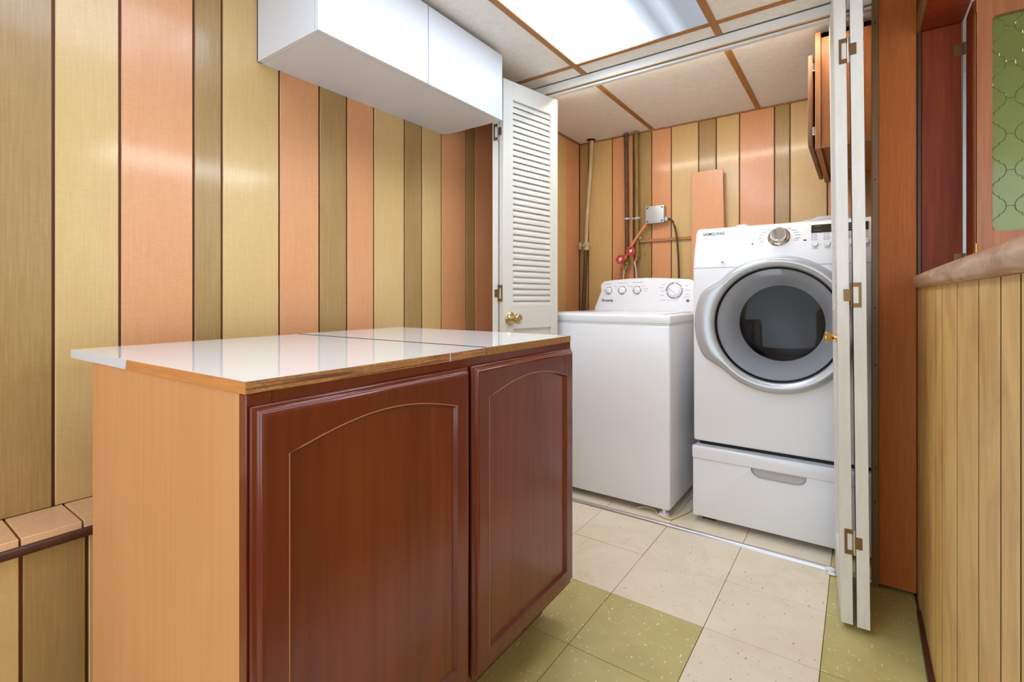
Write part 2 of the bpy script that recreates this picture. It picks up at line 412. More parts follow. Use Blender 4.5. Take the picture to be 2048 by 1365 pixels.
# header over the opening: painted front, raw board edge, bifold track
hd = struct('trim_1', B().box(XL, 0.045, YF, 2.162, 2.0614, H), M_header, 'white painted head board over the closet opening')
obj('raw_edge', B().box(XL, 0.045, 2.1535, 2.1665, 2.0585, 2.0625).box(XL, 0.045, 2.162, 2.168, 2.0585, 2.10), M_tan, hd)
obj('track', B().box(-1.47, 0.036, 2.1665, 2.1675, 2.047, 2.062).box(-1.47, 0.036, 2.1665, 2.194, 2.058, 2.060).box(-1.47, 0.036, 2.193, 2.194, 2.0500, 2.060), M_header, hd)
obj('head_board', B().box(XL, 0.045, 2.168, 2.205, 2.062, H), M_header, hd)
# floor track
ft = struct('trim_2', B().prism([(2.166, 0.0), (2.169, .0065), (2.174, .009), (2.184, .009), (2.189, .0065), (2.192, 0.0)], 'x', -1.47, 0.036), M_alu, 'aluminium sill track across the closet floor')
obj('track_groove', B().box(-1.47, 0.036, 2.1865, 2.1885, 0.0065, 0.0078), M_dark, ft)

# right wall above the bar: dark post, soffit
ws = struct('wall_right', B().box(0.1605, 0.275, 2.1445, 2.20, 0, H).box(0.1655, 0.27, -1.7, 2.1445, 1.925, H), M_darktrim, 'right wall over the bar pass-through')
obj('post', B().box(0.172, 0.2725, 2.1385, 2.1445, 1.05, 1.909, .001, 1), M_redpost, ws)
obj('post_edge', B().box(0.1605, 0.171, 2.134, 2.1445, 0.0, 1.915, .002, 2), M_darktrim, ws)
obj('soffit', B().box(0.168, 0.275, -1.7, 2.1385, 1.910, 1.925, .001, 1), M_redpost, ws)
obj('soffit_lip', B().box(0.1575, 0.168, -1.7, 2.1385, 1.907, 1.96, .003, 2), M_mauve, ws)
obj('panel_above', B().box(0.160, 0.1655, -1.7, 2.134, 1.96, H), M_redpost, ws)

# bar room beyond
struct('wall_bar_back', B().box(0.27, XR, 3.2, 3.3, 0, H + .02), M_barwall, 'white plaster wall beyond the bar')
struct('wall_bar_right', B().box(XR, XR + .1, YR, 3.3, 0, H + .02), M_barwall, 'white plaster side wall of the room beyond the bar')

# ---------------------------------------------------------------- ceiling: base, tiles, T-bars
ce = struct('ceiling', B().box(XL - .1, XR + .1, YR - .1, 3.3, H + .02, H + .08), M_barwall, 'suspended ceiling of off-white tiles in woodgrain bars')
CA, CB = -1.0894, -0.4713     # bar centre lines
bars = [CA, CB, CB + .6181]
def ctile(x0, x1, y0, y1, drop=0.0):
    return obj('ceiling_tile', B().box(x0, x1, y0, y1, H + .004 + drop, H + .018 + drop, .001, 1), M_ceil, ce)
YC = 2.045
ylines = [YR, YC - 1.2192 * 2, YC - 1.2192, YC, YF]
cols_ = [XL + .012, CA, CB, 0.157]
for j in range(len(ylines) - 1):
    for i in range(3):
        y0, y1 = max(ylines[j], YR), ylines[j + 1]
        if i == 1 and j in (1, 2): continue
        ctile(cols_[i] + .003, cols_[i + 1] - .003, y0 + .003, y1 - .003)
for i in range(3): ctile(cols_[i] + .003, cols_[i + 1] - .003, 2.205, YB - .012)
for x in (CA, CB):
    obj('ceiling_bar', B().box(x - .0139, x + .0139, YR, YF, H, H + .004, .0008, 1).box(x - .002, x + .002, YR, YF, H + .004, H + .02), M_tbar, ce)
    obj('ceiling_bar', B().box(x - .0139, x + .0139, 2.205, YB, H, H + .004, .0008, 1), M_tbar, ce)
for y in ylines[:-1]:
    for i in range(3):
        x0 = cols_[i] + (.0139 if i else 0); x1 = cols_[i + 1] - (.0139 if i < 2 else 0)
        if y > YR: obj('ceiling_bar', B().box(x0, x1, y - .0115, y + .0115, H + .0002, H + .004), M_tbar, ce)
obj('wall_angle', B().box(XL, 0.157, YB - .014, YB, H - .002, H + .003), M_tbar, ce)
obj('wall_angle', B().box(XL, XL + .014, 2.205, YB, H - .002, H + .003), M_tbar, ce)
obj('wall_angle', B().box(XL, XL + .014, YR, YF, H - .002, H + .003), M_tbar, ce)
obj('ceiling_tile', B().box(0.28, XR, YR, 3.2, H + .004, H + .018), M_ceil, ce)
# fluorescent panels
def light(x0, x1, y0, y1, m_, label):
    t = thing('ceiling_light', label, 'ceiling light', ((x0 + x1) / 2, (y0 + y1) / 2, H))
    obj('diffuser', B().box(x0, x1, y0, y1, H + .004, H + .008), m_, t)
    obj('housing', B().box(x0, x1, y0, y1, H + .010, H + .018), M_header, t)
light(CA + .015, CB - .015, YC - 1.2192 + .012, YC - .012, M_lit, 'lit white fluorescent diffuser panel set in the ceiling grid beside the white wall cabinet')
light(CA + .015, CB - .015, YC - 1.2192 * 2 + .012, YC - 1.2192 - .012, M_lit2, 'second lit ceiling diffuser panel over the viewer, outside the picture')
cl = thing('closet_fill_light', 'added unseen fill strip behind the head board, brightening the laundry closet', 'strip light', (-.72, 2.23, H - .01))  # added out of view to brighten the closet; no such lamp is known
obj('housing', B().box(-1.35, -.10, 2.212, 2.248, 2.092, 2.0995, .001, 1), M_header, cl)
obj('shield', B().box(-1.35, -.10, 2.210, 2.212, 2.088, 2.0995).box(-1.35, -.10, 2.248, 2.250, 2.088, 2.0995), M_header, cl)  # lips keep the added strip's glow off the closet ceiling
obj('fill_strip', B().box(-1.34, -.11, 2.215, 2.245, 2.084, 2.092, .002, 2), emis('fill_strip', (255, 244, 228), STRIP_E)[0], cl)
light(1.0, 1.6, 1.2, 2.4, M_lit3, 'lit ceiling panel in the room beyond the bar')

# ---------------------------------------------------------------- island base cabinet
ang = math.radians(1.18)
cab = thing('base_cabinet', 'cherry red two-door base cabinet with pale maple side standing in front of the panelled wall', 'cabinet', (-0.728, 0.358, 0), ang)
# local frame: +y along the front, -x to the back, front face at x = 0
LC = 1.021
obj('carcass', B().box(-.645, -.020, 0.001, 0.019, .10, .875, .001, 1).box(-.645, -.02, LC - .019, LC, .10, .875, .001, 1)
    .box(-.645, -.02, .019, LC - .019, .12, .138).box(-.645, -.635, .019, LC - .019, .12, .875), M_maple, cab, local=True)
obj('toe_kick', B().box(-.60, -.085, .03, LC - .03, 0.0, .12), M_darktrim, cab, local=True)
obj('face_frame', B().box(-.020, 0, 0, .04, .11, .875, .0012, 1).box(-.020, 0, LC - .04, LC, .11, .875, .0012, 1).box(-.020, 0, .49, .53, .11, .875)
    .box(-.020, -.0005, .04, .49, .835, .875).box(-.020, -.0005, .53, LC - .04, .835, .875)
    .box(-.020, -.0005, .04, .49, .11, .145).box(-.020, -.0005, .53, LC - .04, .11, .145), M_cherryfr, cab, local=True)
def cab_door(y0, y1, z0, z1):
    T = .021; n = 18
    pw, ph = y1 - y0, z1 - z0
    a, b_ = y0 + .052, y1 - .049      # panel opening
    zb, zs, rise = z0 + .048, z1 - .078, .040
    # outline of the arched opening
    arcp = [(a + (b_ - a) * k / n, zs + rise * math.sin(PI * (0.06 + .88 * k / n)) - rise * math.sin(PI * .06)) for k in range(n + 1)]
    fr = B()
    # moulded outer edge: stacked steps with bevels
    fr.box(.002, .010, y0, y1, z0, z1, .0022, 2)
    t = bmesh.new()
    def V(x, y, z): return t.verts.new((x, y, z))
    prof = [(.010, .0022), (.0112, .0052), (.0126, .0073), (.0142, .0083), (.0160, .0087), (.0178, .0094), (.0192, .0108), (.0203, .0130), (T, .0160)]
    rings = []
    for x, ins in prof:
        rings.append([V(x, y0 + ins, z0 + ins), V(x, y1 - ins, z0 + ins), V(x, y1 - ins, z1 - ins), V(x, y0 + ins, z1 - ins)])
    for r0, r1 in zip(rings, rings[1:]):
        for k in range(4): t.faces.new((r0[k], r0[(k + 1) % 4], r1[(k + 1) % 4], r1[k]))
    o4 = rings[-1]
    inner = [V(T, a, zb), V(T, b_, zb)] + [V(T, y, z) for y, z in reversed(arcp)]   # counter order
    # front face around the opening
    t.faces.new((o4[0], o4[1], inner[1], inner[0]))
    t.faces.new((o4[1], o4[2], inner[2], inner[1]))
    t.faces.new([o4[2], o4[3]] + list(reversed(inner[2:])))
    t.faces.new((o4[3], o4[0], inner[0], inner[-1]))
    # sloping bevel into the recess
    cy, cz = (a + b_) / 2, (zb + zs) / 2
    sh = []
    for v in inner:
        y, z = v.co.y, v.co.z
        sh.append(V(T - .009, y + (.006 if y < cy else -.006) * (1 if abs(y - cy) > .19 * (b_ - a) / .39 - 0 else abs(y - cy) / .19), z + (.006 if z < cz else -.006)))
    for k in range(len(inner)):
        k2 = (k + 1) % len(inner); t.faces.new((inner[k], inner[k2], sh[k2], sh[k]))
    bmesh.ops.recalc_face_normals(t, faces=t.faces)
    fr._merge(t)
    d = obj('door', fr, M_cherryfr, cab, smooth=True, local=True, ang=45)
    for p in d.data.polygons:
        if abs(p.normal.x) > .999: p.use_smooth = False
    pts = [(v[0], v[1]) for v in arcp]
    poly = [(a, zb), (b_, zb)] + list(reversed(pts))
    obj('door_panel', B().prism(poly, 'x', .009, T - .0085), M_cherry, d, local=True)
    # worn light line where the stain has rubbed off the opening edge
    ln = B()
    pl_ = [(T + .0002, a, zb)] + [(T + .0002, y, z) for y, z in arcp]
    ln.tube(pl_, .0011, 6)
    obj('worn_edge', ln, M_cherryline, d, local=True)
    return d
cab_door(0.003, 0.497, 0.146, 0.857)
cab_door(0.511, 1.0085, 0.132, 0.857)
# counter top pieces
def slab(y0, y1, ztop, em, label, side=None):
    ct = thing('counter_top', label, 'counter top', (-0.728, 0.358, .875), ang, 'loose plywood counter boards')
    obj('board_core', B().box(-.782, 0.001, y0, y1, .0002, ztop - .876, .0006, 1), em, ct, local=True)
    obj('laminate', B().box(-.782, 0.001, y0, y1, ztop - .876, ztop - .875, .0), M_whitegloss, ct, local=True)
    return ct
s1 = slab(0.0, .444, .8945, M_ply, 'largest white laminated plywood board, at the near end of the cherry cabinet')
obj('end_edge', B().box(-.447, .0006, -.0012, .0, .0002, .0187), M_plyside, s1, local=True)
obj('end_band', B().prism([(-.783, .0002), (-.452, .0002), (-.444, .0196), (-.783, .0196)], 'y', -.0016, .0), M_white, s1, local=True)
s2 = slab(.4452, .578, .8945, M_ply, 'narrow white laminated plywood strip between the two wider boards on the cherry cabinet')
obj('dark_seam', B().box(-.781, .0008, .5777, .5795, .0002, .0208), M_shadowgap, s2, local=True)
obj('pale_seam', B().box(-.781, .0005, .4440, .4452, .0002, .0197), M_printlite, s2, local=True)
obj('end_strip', B().box(.0011, .0018, .4452, .447, .0002, .0192), M_white, s2, local=True)
slab(.5792, LC, .8955, M_mdf, 'white laminated chipboard top at the far end of the cherry cabinet by the louvered door')

# ---------------------------------------------------------------- white wall cabinet
wc = thing('wall_cabinet', 'white two-door flat-front wall cabinet hung high on the striped left wall', 'cabinet', (XL, 1.28, 1.795))
y0, y1, z0, z1 = .835, 1.735, 1.796, 2.082
obj('carcass', B().box(XL, -1.302, y0, y0 + .016, z0, z1, .0006, 1).box(XL, -1.302, y1 - .016, y1, z0, z1, .0006, 1)
    .box(XL, -1.302, y0 + .0166, y1 - .0166, z0 + .0005, z0 + .016).box(XL, -1.302, y0 + .016, y1 - .016, z1 - .016, z1).box(XL, XL + .006, y0, y1, z0, z1), M_white, wc)
obj('door', B().box(-1.299, -1.281, y0, 1.2805, z0 - .001, z1, .0008, 1), M_white, wc)
obj('door', B().box(-1.299, -1.281, 1.2845, y1, z0 - .001, z1, .0008, 1), M_white, wc)

# ---------------------------------------------------------------- bifold louvered doors
def leaf(parent, P0, P1, th, z0, z1, side, lean=0.0):
    """leaf running from P0 (fold edge) to P1; body lies on `side` (+1 left of travel, -1 right) of the line. Returns matrix local->world"""
    d = Vector((P1[0] - P0[0], P1[1] - P0[1], 0)); Wd = d.length; d.normalize()
    n = Vector((-d.y, d.x, 0)) * side
    M = Matrix(((d.x, n.x, 0, P0[0]), (d.y, n.y, 0, P0[1]), (0, 0, 1, 0), (0, 0, 0, 1)))
    if lean:
        M = Matrix.Translation((P0[0], P0[1], 0)) @ Matrix.Rotation(lean, 4, 'Y') @ Matrix.Translation((-P0[0], -P0[1], 0)) @ M
    sw = .062
    fr = B()
    fr.box(0, sw, 0, th, z0, z1, .0012, 1, M).box(Wd - .052, Wd, 0, th, z0, z1, .0012, 1, M)
    fr.box(sw, Wd - .052, 0.0004, th - .0004, z1 - .085, z1 - .0004, 0, 1, M).box(sw, Wd - .052, 0.0004, th - .0004, .868, .972, 0, 1, M).box(sw, Wd - .052, 0.0004, th - .0004, z0 + .0004, z0 + .14, 0, 1, M)
    f = obj('door_leaf', fr, M_doorpaint, parent)
    obj('edge_band', B().box(-.0006, 0.0002, .0008, th - .0008, z0, z1, 0, 1, M), M_edgepaint, f)
    obj('leaf_panel', B().box(sw - .002, Wd - .050, th * .35, th * .62, z0 + .13, .878, 0, 1, M), M_doorpaint, f)
    n_ = 34; pitch = (z1 - .085 - .972) / n_
    zz = .972
    sl = B(); a = M_doorpaint
    # slat cross section: slopes down towards the face with y = 0
    pts = [(.0060, zz + .001), (.0060, zz + .0120), (th - .004, zz + .0500), (th - .004, zz + .0370)]
    t = bmesh.new(); v0 = [t.verts.new((sw - .004, p[0], p[1])) for p in pts]; v1 = [t.verts.new((Wd - .048, p[0], p[1])) for p in pts]
    t.faces.new(v0); t.faces.new(v1)
    for k in range(4): t.faces.new((v0[k], v0[(k + 1) % 4], v1[(k + 1) % 4], v1[k]))
    bmesh.ops.recalc_face_normals(t, faces=t.faces)
    sl._merge(t, M)
    s0 = obj('slat', sl, M_doorpaint, f)
    for k in range(1, n_): dup(s0, f, (0, 0, pitch * k))
    return M

def hinge(parent, M, z, big_dx, flip=1):
    """non-mortise hinge on two leaf edges; M maps (x across the edges, y outwards, z). big plate on side -flip"""
    h = .038; wb_, ws_ = .021, .016
    pl = B()
    def R_(x0, x1, za, zb):
        a, b_ = sorted((x0 * flip, x1 * flip)); pl.box(a, b_, .0, .0016, z + za, z + zb, 0.0003, 1, M)
    R_(-.004 - wb_, -.004 - wb_ + .007, -h, h)                 # outer bar
    R_(-.004 - wb_ + .007, -.004, h - .013, h); R_(-.004 - wb_ + .007, -.004, -h, -h + .013)
    h1 = obj('hinge', pl, M_bronze, parent)
    sm = B(); a, b_ = sorted((.002 * flip, (.004 + ws_) * flip)); sm.box(a, b_, 0, .0016, z - .018, z + .018, .0005, 1, M)
    obj('hinge_plate', sm, M_bronze, h1)
    obj('hinge_barrel', B().cyl((0, -.001, z - h), (0, -.001, z + h), .0034, n=12, M=M), M_chrome if flip > 0 else M_bronze, h1, True)
    sc_ = B()
    for x, zz in ((-.016, h - .0065), (-.016, -h + .0065), (.012, .009), (.012, -.009)):
        sc_.cyl((x * flip, -.0022, z + zz), (x * flip, .0, z + zz), .0024, n=8, M=M)
    obj('screw', sc_, M_darktrim, h1)

d1 = thing('door_1', 'left white louvered bifold door pair folded against the striped wall', 'bifold door', (-1.40, 1.82, 0), kind='structure')
# face leaf: visible face towards +x
P0, P1 = (-1.3369, 1.820), (-1.2630, 2.190)
leaf(d1, P0, P1, .0285, .02, 2.03, 1)
leaf(d1, (-1.4008, 1.820), (-1.468, 2.186), .0300, .02, 2.03, -1)
HM = Matrix(((1, 0, 0, -1.3680), (0, -1, 0, 1.8195), (0, 0, 1, 0), (0, 0, 0, 1)))
hinge(d1, HM, 1.787, 0, 1); hinge(d1, HM, 1.036, 0, -1); hinge(d1, HM, .27, 0, 1)
def knob_round(parent, c, n):
    """door knob with round rose; n outward horizontal normal"""
    c = Vector(c); n = Vector(n).normalized()
    Q = Matrix.Translation(c) @ n.to_track_quat('Z', 'Y').to_matrix().to_4x4()
    k = B().lathe([(0.0, 0), (.0315, 0), (.0315, .003), (.026, .009), (.013, .013), (.0105, .018)], (0, 0, 0), 32, axis='z', M=Q)
    k.lathe([(.0105, .016), (.0115, .028), (.020, .038), (.0245, .050), (.023, .060), (.016, .064), (.0145, .060), (.007, .060), (.006, .062), (.0, .062)], (0, 0, 0), 32, axis='z', M=Q)
    return obj('knob', k, plain('antique_brass', (206, 186, 140), 0.25, metal=0.9), parent, True)
dd = Vector((P1[0] - P0[0], P1[1] - P0[1], 0)).normalized(); nn = Vector((dd.y, -dd.x, 0))
kp = Vector((P0[0], P0[1], 0)) + dd * .042
knob_round(d1, (kp.x, kp.y, .918), nn)

d2 = thing('door_2', 'right white bifold door pair folded edge-on beside the dryer', 'bifold door', (0, 1.813, 0), kind='structure')
lean = -0.0098
leaf(d2, (-.0452, 1.813), (-.0720, 2.186), .0310, .02, 2.03, -1, lean)
leaf(d2, (.0281, 1.813), (.022, 2.186), .0325, .02, 2.03, 1, lean)
HM2 = Matrix.Translation((-.0087, 1.8125, 0)) @ Matrix.Rotation(lean, 4, 'Y') @ Matrix(((1, 0, 0, 0), (0, -1, 0, 0), (0, 0, 1, 0), (0, 0, 0, 1)))
hinge(d2, HM2, 1.772, 0, 1); hinge(d2, HM2, 1.024, 0, -1); hinge(d2, HM2, .272, 0, 1)
kx = B().lathe([(0, 0), (.017, 0), (.017, .0025), (.007, .004), (.006, .010), (.0085, .013), (.0185, .030), (.0185, .0325), (.015, .0335), (0, .0325)], (0, 0, 0), 28, axis='z',
    M=Matrix.Translation((-.0545, 1.855, .890)) @ Matrix.Rotation(-PI / 2, 4, 'Y'))
obj('knob', kx, M_brass, d2, True, ang=25)

# ---------------------------------------------------------------- washing machine
wm = thing('washing_machine', 'white top-loading washing machine with three small dials and one large dial', 'washing machine', (-1.05, 2.59, 0))
x0, x1, yf, yb = -1.392, -.7055, 2.250, 2.955
obj('body', B().box(x0 + .003, x1 - .003, yf + .004, yb, .03, .8875, .012, 3), M_enamel, wm, True)
obj('deck', B().box(x0, x1, yf, yb, .8905, .9335, .010, 4).box(x0 + .006, x1 - .006, yf + .006, yb - .005, .886, .892), M_enamel, wm, True)
obj('lid', B().box(x0 + .055, x1 - .055, yf + .045, 2.80, .9325, .9385, .004, 2), M_enamel, wm, True)
# console outline, leaning back
pts = [(-1.372, .9335), (-1.372, .955), (-1.352, 1.012), (-1.335, 1.058)] + [(-1.300 + .045 * math.cos(math.radians(a)), 1.078 + .045 * math.sin(math.radians(a))) for a in (160, 140, 120, 105)] + \
      [(-1.25, 1.128), (-1.15, 1.1345), (-1.048, 1.137), (-.95, 1.1345), (-.845, 1.128)] + [(-.7965 + .045 * math.cos(math.radians(a)), 1.078 + .045 * math.sin(math.radians(a))) for a in (75, 60, 40, 20)] + \
      [(-.763, 1.058), (-.746, 1.012), (-.726, .955), (-.726, .9335)]
cm = Matrix.Translation((0, 2.845, .9335)) @ Matrix.Rotation(math.radians(-8), 4, 'X') @ Matrix.Translation((0, -2.845, -.9335))
obj('console', B().prism(pts, 'y', 2.845, 2.945, .007, 3, cm), M_plastic, wm, True)
def dial(cx, cz, r, big=False, rot=40, dots=None):
    Q = cm @ Matrix.Translation((cx, 2.845, cz)) @ Matrix.Rotation(PI / 2, 4, 'X')
    rg = B(); n = 40 if big else 26
    for k in range(n):
        if (k * 7) % 11 in (0,) or (not big and k in (3, 9, 17)): continue
        a = 2 * PI * k / n; w_ = (r * (.16 if big else .24))
        rg.box(-PI * r * .92 / n, PI * r * .92 / n, r * 1.04, r * 1.04 + w_ * (1.5 if big and k < n * .3 else .9), 0, .0006, 0, 1, Q @ Matrix.Rotation(a, 4, 'Z'))
    d = obj('dial', B().lathe([(0, 0), (r, 0), (r, .006), (r * .88, .010), (r * .7, .0165), (0, .018)], (0, 0, 0), 36, axis='z', M=Q), M_plastic, wm, True)
    obj('dial_marks', rg, M_printdark if not big else M_print, d)
    obj('pointer', B().box(-r * .16, r * .16, -r * .82, r * .82, .012, .0235, .002, 2, Q @ Matrix.Rotation(math.radians(rot), 4, 'Z')), M_plastic, d, True)
    return d
dial(-1.283, 1.060, .019, rot=45); dial(-1.194, 1.062, .021, rot=5); dial(-1.098, 1.061, .021, rot=70)
dial(-.873, 1.056, .040, True, rot=55)
pr = B()
def dash(b_, M, xa, xb, z, h): b_.box(xa, xb, 0, .0006, z - h / 2, z + h / 2, 0, 1, M)
PM = cm @ Matrix.Translation((0, 2.8444, 0))
for xa, xb, z in ((-1.315, -1.265, 1.103), (-1.225, -1.16, 1.106), (-1.13, -1.06, 1.109), (-1.325, -1.312, 1.06), (-1.245, -1.23, 1.086), (-1.16, -1.145, 1.088), (-1.14, -1.125, 1.082), (-1.07, -1.05, 1.086),
                  (-1.06, -1.03, 1.07), (-1.055, -1.035, 1.056), (-.955, -.935, 1.03), (-.95, -.93, 1.055), (-.965, -.935, 1.075), (-.945, -.925, 1.094), (-.815, -.795, 1.085), (-.812, -.785, 1.06),
                  (-.812, -.79, 1.035), (-.82, -.785, 1.02), (-.955, -.935, 1.000)):
    dash(pr, PM, xa, xb, z, .0028)
obj('panel_print', pr, M_printlite, wm)
pr = B()
for k in range(6): dash(pr, PM, -.932 + k * .0145, -.925 + k * .0145, 1.0005, .0026)
obj('indicator_dashes', pr, M_print, wm)
obj('start_button', B().lathe([(0, 0), (.0085, 0), (.0085, .004), (.006, .006), (0, .006)], (0, 0, 0), 24, axis='z', M=cm @ Matrix.Translation((-.795, 2.845, .998)) @ Matrix.Rotation(PI / 2, 4, 'X')), M_print, wm, True)
text('brand_text', 'Amana', .024, cm @ Matrix.Translation((-1.330, 2.8440, .991)) @ Matrix.Rotation(PI / 2, 4, 'X'), M_printdark, wm, shear=.35, offset=.0004, width=1.15)
for x, y in ((-.740, 2.270), (-1.355, 2.275), (-.742, 2.92), (-1.355, 2.92)):
    obj('foot', B().cyl((x, y, 0.0), (x, y, .014), .024, .021, n=24).cyl((x, y, .014), (x, y, .034), .008, n=10), M_plastic, wm, True)

# ---------------------------------------------------------------- dryer on drawer pedestal
dx0, dx1 = -.6195, .0665; dcx = (dx0 + dx1) / 2
ped = thing('laundry_pedestal', 'white drawer pedestal with scooped handle under the front-loading dryer', 'pedestal', (dcx, 2.65, 0))
obj('body', B().box(dx0 + .004, dx1 - .004, 2.325, 3.02, .03, .345, .006, 2), M_enamel, ped, True)
# drawer: overhanging lip above, lower panel with scooped recess
lip = B().prism([(2.322, .345), (2.300, .345), (2.2935, .341), (2.2915, .334), (2.2935, .292), (2.297, .288), (2.325, .288)], 'x', dx0, dx1, .003, 2)
dr = obj('drawer', lip, M_enamel, ped, True)
def scoop_poly(xa, xb, zt, zb, n=8):
    r = (zt - zb) * .8
    p = [(xb, zt), (xa, zt)] + [(xa + r * 1.2 - r * 1.2 * math.cos(PI / 2 * k / n), zb + r - r * math.sin(PI / 2 * k / n)) for k in range(0, n + 1)]
    p += [(xb - r * 1.2 + r * 1.2 * math.sin(PI / 2 * k / n), zb + r - r * math.cos(PI / 2 * k / n)) for k in range(0, n + 1)]
    return p
sx0, sx1, szt, szb = -.378, -.172, .288, .246
front = B().box(dx0 + .001, dx1 - .001, 2.300, 2.326, .028, .2885, .004, 2)
fo = obj('drawer_front', front, M_enamel, dr, True)
cut = B().prism(scoop_poly(sx0, sx1, szt + .004, szb), 'y', 2.28, 2.3235); co_ = obj('cutter', cut, M_enamel)
md = fo.modifiers.new('b', 'BOOLEAN'); md.operation = 'DIFFERENCE'; md.object = co_; md.solver = 'EXACT'
bpy.context.view_layer.update()
dg = bpy.context.evaluated_depsgraph_get(); me2 = bpy.data.meshes.new_from_object(fo.evaluated_get(dg))
fo.modifiers.clear(); fo.data = me2; me2.name = 'drawer_front'; bpy.data.objects.remove(co_)
for p in me2.polygons: p.use_smooth = p.area < 4e-4
me2.set_sharp_from_angle(angle=math.radians(35))
obj('handle_recess', B().prism(scoop_poly(sx0 + .003, sx1 - .003, szt, szb + .003), 'y', 2.318, 2.3232), plain('recess_grey', (206, 203, 200), 0.5), dr)
for x in (dx0 + .06, dx1 - .06):
    for y in (2.37, 2.97): obj('foot', B().box(x - .03, x + .03, y - .02, y + .03, 0, .03), M_darktrim, ped)

dy = thing('dryer', 'white front-loading dryer with big round glass door, standing on its drawer pedestal', 'dryer', (dcx, 2.65, .36))
zb, zs, zt = .364, 1.149, 1.3345
prof = [(2.313, zb), (2.306, 1.10), (2.304, zs), (2.322, 1.22), (2.362, 1.322), (2.378, zt), (2.42, 1.338), (3.02, 1.338), (3.02, zb)]
obj('body', B().prism(prof, 'x', dx0, dx1, .012, 3), M_enamel, dy, True, ang=40)
obj('plinth', B().box(dx0 + .02, dx1 - .02, 2.345, 3.0, .3455, .366), M_dark, dy)
# seam between cabinet and fascia
def ringr(z): return math.sqrt(max(0, .287 ** 2 - (z - .903) ** 2))
obj('seam', B().box(dx0 + .002, -.283 - ringr(zs), 2.3032, 2.3062, zs - .0008, zs + .0008), M_print, dy)
obj('seam', B().box(-.283 + ringr(zs), dx1 - .002, 2.3032, 2.3062, zs - .0008, zs + .0008), M_print, dy)
# door ring with the pull bulge on its left
DC = (-.281, 2.300, .903)
def rf(th, r):
    a = math.degrees(th) % 360; d = abs(a - 181)
    k = max(0.0, min(1.0, (44 - d) / 22)); k = k * k * (3 - 2 * k)
    return r + (.040 * k if r > .262 else 0)
obj('door_rear_ring', B().lathe([(.278, .012), (.2885, .010), (.2885, -.004), (.278, -.006)], DC, 96, rf, close=True), M_satin, dy, True)  # satin silver ring backing the door rim
door = obj('door', B().lathe([(.236, .004), (.240, -.014), (.246, -.026), (.256, -.033), (.266, -.034), (.274, -.030), (.2795, -.020), (.281, -.004), (.281, .008), (.236, .008)], DC, 96, rf, close=True), M_satin, dy, True, ang=50)
obj('door_gasket', B().lathe([(.2320, -.010), (.2365, -.0165), (.2405, -.0145), (.2405, 0), (.232, 0)], DC, 96, close=True), M_dark, door, True)
obj('door_bowl', B().lathe([(.236, .002), (.228, .012), (.214, .030), (.200, .052), (.186, .085), (.172, .12), (.166, .14)], DC, 96), M_silver, door, True)
bowl = bpy.data.objects['door_bowl']
bm_ = bmesh.new(); bm_.from_mesh(bowl.data); bmesh.ops.delete(bm_, geom=[f for f in bm_.faces if len(f.verts) > 8], context='FACES'); bm_.to_mesh(bowl.data); bm_.free()
obj('drum', B().lathe([(.0, .30), (.12, .295), (.17, .26), (.176, .14), (.166, .138)], DC, 64), M_drum, door, True)
dm = bpy.data.objects['drum']
bm_ = bmesh.new(); bm_.from_mesh(dm.data); bmesh.ops.delete(bm_, geom=[f for f in bm_.faces if len(f.verts) > 8], context='FACES'); bm_.to_mesh(dm.data); bm_.free()
obj('door_glass', B().lathe([(0, -.0300), (.08, -.0285), (.15, -.0240), (.20, -.0180), (.2325, -.0120), (.2325, -.0080), (.20, -.0140), (.15, -.0200), (.08, -.0245), (0, -.0260)], DC, 96), M_smoke, door, True)
# cut the dryer body open behind the door so the drum is seen
body = bpy.data.objects['body.002'] if 'body.002' in bpy.data.objects else None
for o in bpy.data.objects:
    if o.parent == dy and o.name.startswith('body'): body = o
cu = obj('cutter', B().cyl((DC[0], 2.2, DC[2]), (DC[0], 2.72, DC[2]), .235, n=96), M_drum)
md = body.modifiers.new('b', 'BOOLEAN'); md.operation = 'DIFFERENCE'; md.object = cu; md.solver = 'EXACT'
bpy.context.view_layer.update()
dg = bpy.context.evaluated_depsgraph_get(); me2 = bpy.data.meshes.new_from_object(body.evaluated_get(dg))
body.modifiers.clear(); body.data = me2; me2.name = 'dryer_body'; bpy.data.objects.remove(cu)
me2.set_sharp_from_angle(angle=math.radians(40))
# control fascia: local frame on the sloping front
fa = math.atan2(2.362 - 2.322, 1.322 - 1.22)
FM = Matrix.Translation((0, 2.342 - .0008, 1.271)) @ Matrix.Rotation(-fa, 4, 'X')     # y = -out, z = up the slope
def fz(z): return (z - 1.271) / math.cos(fa)
kq = FM @ Matrix.Translation((-.2765, 0, fz(1.272))) @ Matrix.Rotation(PI / 2, 4, 'X')
kn = obj('selector_knob', B().lathe([(0, 0), (.0415, 0), (.0425, .003), (.0385, .007), (.033, .007), (.030, .010), (.0285, .028), (.026, .032), (0, .034)], (0, 0, 0), 48, axis='z', M=kq), M_chrome, dy, True)
dp = obj('display', B().box(-.160, .030, -.0012, .0005, fz(1.280), fz(1.314), .0004, 1, FM), M_display, dy)
obj('display_digits', B().box(-.036, -.022, -.0016, -.0010, fz(1.305), fz(1.308), 0, 1, FM).box(-.036, -.022, -.0016, -.0010, fz(1.296), fz(1.299), 0, 1, FM).box(-.036, -.022, -.0016, -.0010, fz(1.287), fz(1.290), 0, 1, FM)
    .box(-.150, -.125, -.0016, -.0010, fz(1.306), fz(1.3075), 0, 1, FM).box(-.150, -.125, -.0016, -.0010, fz(1.289), fz(1.2905), 0, 1, FM), M_print, dp)
